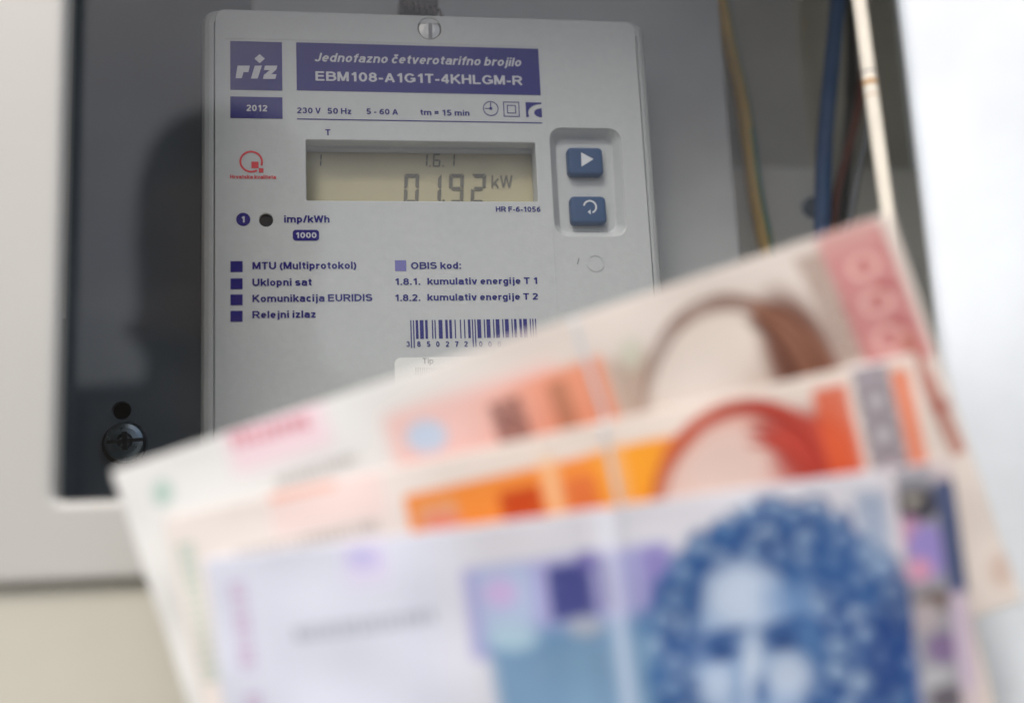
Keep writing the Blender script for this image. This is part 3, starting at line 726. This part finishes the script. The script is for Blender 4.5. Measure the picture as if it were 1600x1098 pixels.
n.ell((1146, 676), 136, 190, (222, 211, 200), 1, .10, -10); n.ell((1100, 650), 60, 90, (232, 224, 216), .7, .6); n.ell((1215, 640), 40, 90, (196, 178, 166), .6, .7)
for k in range(26):
    q = rs_.uniform(.9, 1.04); a0 = rs_.uniform(40, 115); n.arc((1152, 652), 146*q, 186*q, .018, rs_.choice([(104, 66, 52), (140, 104, 90), (88, 54, 42)]), .42, a0, a0+rs_.uniform(25, 70), -8)
n.ell((1256, 560), 54, 112, (112, 66, 48), .95, .3, -24)
for k in range(40):
    n.arc((1180+rs_.uniform(-20, 20), 640), 70+rs_.uniform(0, 62), 130+rs_.uniform(0, 46), .03, rs_.choice([(150, 104, 82), (84, 48, 36), (128, 84, 64)]), .6, -5, 70, -10)
n.rect((1244, 404), (1345, 562), (150, 120, 106), .8, .8, .12, .4)
n.rect((1282, 378), (1452, 560), (196, 108, 110), .88, .8, .06, .22)
n.rect((1278, 362), (1380, 372), (215, 165, 160), .8, 1.5)
for cx, cy in ((1355, 415), (1376, 471), (1396, 528), (1440, 600)): n.arc((cx, cy), 22, 17, .3, (228, 182, 174), .95, -181, 181, -15); n.ell((cx+34, cy+34), 16, 12, (160, 60, 66), .7, .5); n.ell((cx, cy), 9, 7, (176, 84, 86), .8, .5)
n.stroke((1420, 520), (1505, 710), 24, (176, 108, 92), .8); n.ell((1568, 892), 20, 26, (168, 122, 96), .4, .5)
n.build(.2135, [(87, .0, .35, 1.6), (52, 0, .15, 3), (112, .05, .2, 4)], (2.4, 1.25, .5, 1.6), 'rearmost red and brown banknote on cream paper, tilted most in the fan', thread=88)

# the orange note in the middle
n = Note((258, 806), 12.2, 8.73, 138, 69, (244, 237, 231))
n.wash(lambda x, y, u, v: smooth(30, 70, u), (235, 223, 212))
n.stroke((292, 846), (334, 1062), 26, (178, 206, 192), .85, 16); n.rect((415, 750), (610, 800), (250, 228, 222), .9, 2); n.stroke((425, 772), (525, 748), 20, (246, 184, 164), .9)
n.stroke((372, 868), (592, 816), 18, (150, 142, 138), .75, 13)
n.rect((632, 772), (1150, 960), (246, 148, 62), 1, .5)
n.wash(lambda x, y, u, v: smooth(n.loc(900, 740)[0], n.loc(960, 720)[0], u)*(1-smooth(n.loc(1010, 700)[0], n.loc(1070, 690)[0], u))*smooth(n.loc(900, 707)[1], n.loc(900, 714)[1], v), (252, 168, 44), .9)
n.rect((652, 790), (738, 900), (226, 178, 140), .9, 1, 0, .2); n.ell((692, 812), 30, 16, (236, 140, 116), .9, .4)
n.rect((778, 768), (856, 820), (196, 52, 8), .95, .7, 0, .2); n.rect((878, 748), (962, 900), (228, 118, 62), .9, .9)
n.rect((840, 715), (906, 900), (252, 206, 158), .75, 1.2); n.rect((940, 700), (1014, 900), (246, 188, 128), .7, 1.2)  # light fold highlights painted into the print as vertical bands
rs_ = random.Random(6)
n.ell((1185, 805), 160, 178, (214, 120, 90), .7, .1, -10); n.ell((1172, 824), 142, 166, (232, 203, 192), 1, .12, -10)
n.ell((1130, 790), 60, 70, (240, 218, 206), .7, .6); n.ell((1240, 760), 34, 70, (216, 160, 150), .7, .7)
for k in range(46):
    q = rs_.uniform(.92, 1.05); a0 = rs_.uniform(30, 130); n.arc((1182, 808), 158*q, 176*q, .02, rs_.choice([(176, 50, 40), (214, 104, 72), (150, 36, 30)]), .42, a0, a0+rs_.uniform(25, 70), -10)
n.ell((1276, 704), 70, 62, (172, 48, 38), .92, .35, 35)
for k in range(44):
    n.arc((1190+rs_.uniform(-20, 20), 800), 84+rs_.uniform(0, 74), 100+rs_.uniform(0, 74), .035, rs_.choice([(206, 92, 74), (140, 30, 26), (188, 62, 50)]), .6, 5, 80, -10)
n.rect((1271, 610), (1378, 844), (218, 94, 54), .95, .7, 0, .12); n.rect((1394, 580), (1477, 819), (228, 124, 84), .95, .7, 0, .12)
def strip_mid(u, v):
    c = np.ones((*u.shape, 3))*np.array(lin((190, 182, 188)))
    for vv, cl in ((7, (235, 232, 235)), (13.2, (240, 238, 240)), (19, (225, 220, 228)), (26, (210, 205, 220))):
        d = ((u-129.6)/1.7)**2+((v-vv)/1.5)**2; o = (1-smooth(.8, 3.2, d))[..., None]; c = c*(1-o*.6)+np.array(lin((112, 92, 104)))*o*.6
        mk = (1-smooth(.3, 1.1, d))[..., None]; c = c*(1-mk)+np.array(lin(cl))*mk
    return c
u0 = n.loc(1338, 600)[0]; u1 = n.loc(1398, 600)[0]
um = (u0+u1)/2
sm = lambda u, v: strip_mid(u-um+129.6, v)
n.build(.2088, [(68.5, .0, .5, 1.3), (80, .05, -.25, 2), (50, 0, .2, 3)], (2.2, 1.25, .5, 1.5), 'orange banknote between the other two in the fan', strip=(u0, u1, sm), thread=80)

# the blue note in front
n = Note((322, 872), 7.4, 8.8, 134, 67, (222, 228, 242))
n.wash(lambda x, y, u, v: smooth(34, 52, u)*(1-smooth(20, 60, v)*.3), (216, 217, 224))
n.wash(lambda x, y, u, v: smooth(118, 128, u), (208, 196, 196))
n.stroke((372, 905), (392, 1045), 26, (196, 164, 200), .85, 17); n.stroke((398, 1078), (410, 1180), 26, (196, 164, 200), .85, 17)
n.rect((535, 850), (615, 905), (226, 220, 246), .8, 2); n.ell((570, 868), 26, 16, (196, 192, 238), .8, .5)
n.stroke((462, 988), (682, 956), 22, (142, 150, 158), .8, 14)
n.rect((722, 886), (1060, 984), (164, 166, 214), .95, 1.2); n.rect((745, 890), (838, 972), (176, 196, 222), .9, 1.2, 0, .1)
n.ell((782, 922), 26, 22, (200, 176, 220), .9, .5)
n.rect((852, 882), (932, 958), (42, 52, 124), .97, .7, 0, .15); n.rect((900, 862), (930, 884), (104, 96, 170), .8, .8); n.rect((932, 868), (962, 950), (98, 90, 146), .85, 1.2)
n.rect((1000, 855), (1060, 960), (132, 122, 186), .8, 1.5)
n.rect((760, 986), (1080, 1250), (104, 148, 184), .95, 1.8, .04, .08); n.rect((880, 1005), (960, 1250), (128, 166, 196), .6, 2.5); n.rect((962, 980), (1000, 1250), (112, 176, 208), .7, 2, .05)
n.ell((800, 990), 40, 22, (176, 206, 222), .9, .4); n.ell((915, 975), 28, 16, (186, 190, 196), .7, .5)
n.rect((930, 790), (1014, 1250), (226, 234, 250), .46, 1.2); n.rect((902, 800), (966, 1250), (120, 112, 140), .22, 1.4)  # pale crease highlight and its shaded side painted into the print
# portrait: a mass of curls round a pale face
rs_ = random.Random(11)
hair = 1-smooth(.95, 1.05, np.sqrt(((n.px-1222)/192)**2+((n.py-1010)/218)**2))
hair = np.maximum(hair, 1-smooth(.9, 1.08, np.sqrt(((n.px-1330)/118)**2+((n.py-1130)/190)**2)))
n.mix(hair, (50, 95, 152), .97)
for k in range(30):
    a = 2*math.pi*k/30; r_ = rs_.uniform(18, 34); n.ell((1222+186*math.cos(a), 1010+210*math.sin(a)), r_, r_, (58, 102, 156), .95, .3)
spots = []
for k in range(4000):
    cx, cy = rs_.uniform(1020, 1440), rs_.uniform(785, 1240)
    q = math.hypot((cx-1224)/200, (cy-1010)/226)
    if .38 < q < .98 and all(math.hypot(cx-a_, cy-b_) > 31 for a_, b_ in spots): spots.append((cx, cy))
for cx, cy in spots:
    r_ = rs_.uniform(15, 21); n.arc((cx, cy), r_*1.25, r_*1.15, .35, (28, 68, 130), .75, rs_.uniform(-181, -90), rs_.uniform(60, 181))
    n.ell((cx-2, cy-3), r_*rs_.uniform(.7, 1.05), r_*rs_.uniform(.5, .85), (166, 190, 212), rs_.uniform(.25, .85), .6, rs_.uniform(0, 180))
    n.ell((cx+2, cy+2), r_*.3, r_*.25, (70, 112, 164), .7, .5)
n.ell((1395, 1010), 34, 110, (26, 60, 122), .75, .5, 10); n.ell((1086, 960), 18, 80, (40, 84, 142), .7, .5, 4); n.ell((1290, 880), 60, 40, (46, 90, 148), .5, .6)
n.ell((1170, 1030), 80, 148, (150, 176, 208), 1, .2, -4); n.ell((1158, 930), 52, 46, (192, 208, 228), .95, .5)
n.ell((1256, 990), 22, 90, (84, 124, 172), .7, .5, -10); n.ell((1226, 940), 40, 26, (120, 152, 192), .6, .6, 20)
for cx, cy in ((1126, 1016), (1223, 1001)):
    n.ell((cx, cy), 34, 17, (56, 94, 150), .95, .45, -8); n.ell((cx+2, cy+1), 17, 10, (26, 60, 118), .9, .5); n.ell((cx, cy-24), 44, 10, (44, 84, 142), .95, .5, -14)
n.ell((1174, 1040), 13, 50, (204, 218, 234), .8, .6, 3); n.ell((1190, 1078), 13, 26, (66, 106, 160), .9, .5); n.ell((1148, 1082), 10, 8, (84, 120, 170), .7, .6); n.ell((1150, 1060), 8, 30, (112, 146, 188), .6, .6)
n.ell((1234, 1056), 34, 32, (192, 208, 228), .9, .6); n.ell((1120, 1066), 24, 28, (186, 204, 226), .85, .6)
n.rect((1338, 772), (1402, 880), (126, 150, 180), .85, 1.5, 0, .3); n.rect((1462, 752), (1528, 925), (22, 58, 106), .97, .8, .0, .1)
n.rect((1480, 930), (1530, 1080), (168, 152, 196), .6, 3)
def strip_front(u, v):
    c = np.ones((*u.shape, 3))*np.array(lin((178, 178, 186))); w_ = u1-u0; s = (u-u0)/w_
    def blob(cu, cv, ru, rv, col, k=1.0):
        mk = (k*(1-smooth(.5, 1.2, ((s-cu)/ru)**2+((v-cv)/rv)**2)))[..., None]
        return c*(1-mk)+np.array(lin(col))*mk
    for a in ((.45, 7, .75, 3.4, (72, 72, 84)), (.4, 6.2, .25, 1.2, (196, 190, 176)), (.2, 12, .4, 3.4, (216, 168, 200)), (.65, 15.5, .6, 5.2, (172, 158, 226)), (.3, 18.6, .4, 2.4, (236, 176, 206)),
              (.6, 24.5, .6, 2, (132, 116, 108)), (.3, 27, .5, 3, (206, 196, 200)), (.7, 33, .5, 3, (150, 130, 170)), (.35, 38, .5, 2, (204, 206, 210)), (.6, 42, .5, 2.6, (120, 116, 124)), (.3, 48, .6, 3, (196, 200, 196))):
        c = blob(*a)
    return c
u0, u1 = n.loc(1409, 800)[0], n.loc(1470, 800)[0]
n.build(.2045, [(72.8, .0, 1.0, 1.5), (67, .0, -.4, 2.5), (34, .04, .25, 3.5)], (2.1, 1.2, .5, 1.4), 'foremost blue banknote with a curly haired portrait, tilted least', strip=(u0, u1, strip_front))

# ------------------------------------------------------------------ the photographer, seen as the dark reflection in the glass
def person():
    YG = YF+.0098; dist = .62
    def mir(px, py):
        p = at(px, py, YG+dist); return Vector((p.x, 2*YG-p.y, p.z))
    a, b_ = mir(232, 150), mir(484, 150); top = mir(360, 118).z; cx = (a.x+b_.x)/2; hw = abs(b_.x-a.x)/2; y = a.y
    print('person head half width', hw, 'top', top, 'y', y)
    hz = top-.125
    V = [((cx, y, .98), .15), ((cx, y, 1.22), .15), ((cx, y+.0, hz-.21), .15), ((cx, y, hz-.14), .075), ((cx, y+.01, hz-.09), .065), ((cx, y+.015, hz-.02), .078), ((cx, y+.005, hz+.10), hw*1.12)]
    E = [(0, 1), (1, 2), (2, 3), (3, 4), (4, 5), (5, 6)]
    for s in (-1, 1):
        i = len(V)
        V += [((cx+s*.18, y, hz-.20), .085), ((cx+s*.24, y+.02, hz-.46), .055), ((cx+s*.17, y+.20, hz-.50), .045), ((cx+s*.15, y+.27, hz-.48), .03)]
        E += [(2, i), (i, i+1), (i+1, i+2), (i+2, i+3)]
        i = len(V)
        V += [((cx+s*.10, y, .88), .105), ((cx+s*.12, y+.01, .48), .07), ((cx+s*.12, y-.01, .09), .05), ((cx+s*.13, y+.14, .04), .035)]
        E += [(0, i), (i, i+1), (i+1, i+2), (i+2, i+3)]
    me = bpy.data.meshes.new('person'); me.from_pydata([v for v, _ in V], E, [])
    o = bpy.data.objects.new('person', me); COL.objects.link(o)
    sk = o.modifiers.new('skin', 'SKIN'); sk.use_smooth_shade = True; ss = o.modifiers.new('sub', 'SUBSURF'); ss.levels = 2; ss.render_levels = 2
    for d, (_, r) in zip(me.skin_vertices[0].data, V): d.radius = (r, r)
    me.skin_vertices[0].data[0].use_root = True
    bpy.context.view_layer.update()
    m2 = bpy.data.meshes.new_from_object(o.evaluated_get(bpy.context.evaluated_depsgraph_get()))
    bpy.data.objects.remove(o); m2.name = 'person'; m2.materials.clear()
    for mm_ in (mat('dark_clothing', (.018, .02, .024), .8), mat('skin', (.30, .17, .12), .55)): m2.materials.append(mm_)
    for f in m2.polygons:
        c = f.center; f.material_index = 1 if (hz-.13 < c.z < hz+.02 and c.y > y+.03) else 0
    p = link('person', m2, None, None, True); tag(p, 'person in dark clothing standing in front of the glass, seen as its dark reflection', 'person')
person()
place(cab, ((FX0+FX1)/2, YF, ZF))
print('meter width', MX1-MX0, 'XL', XL, 'XR', XR, 'ZB', ZB, 'ZT', ZT)
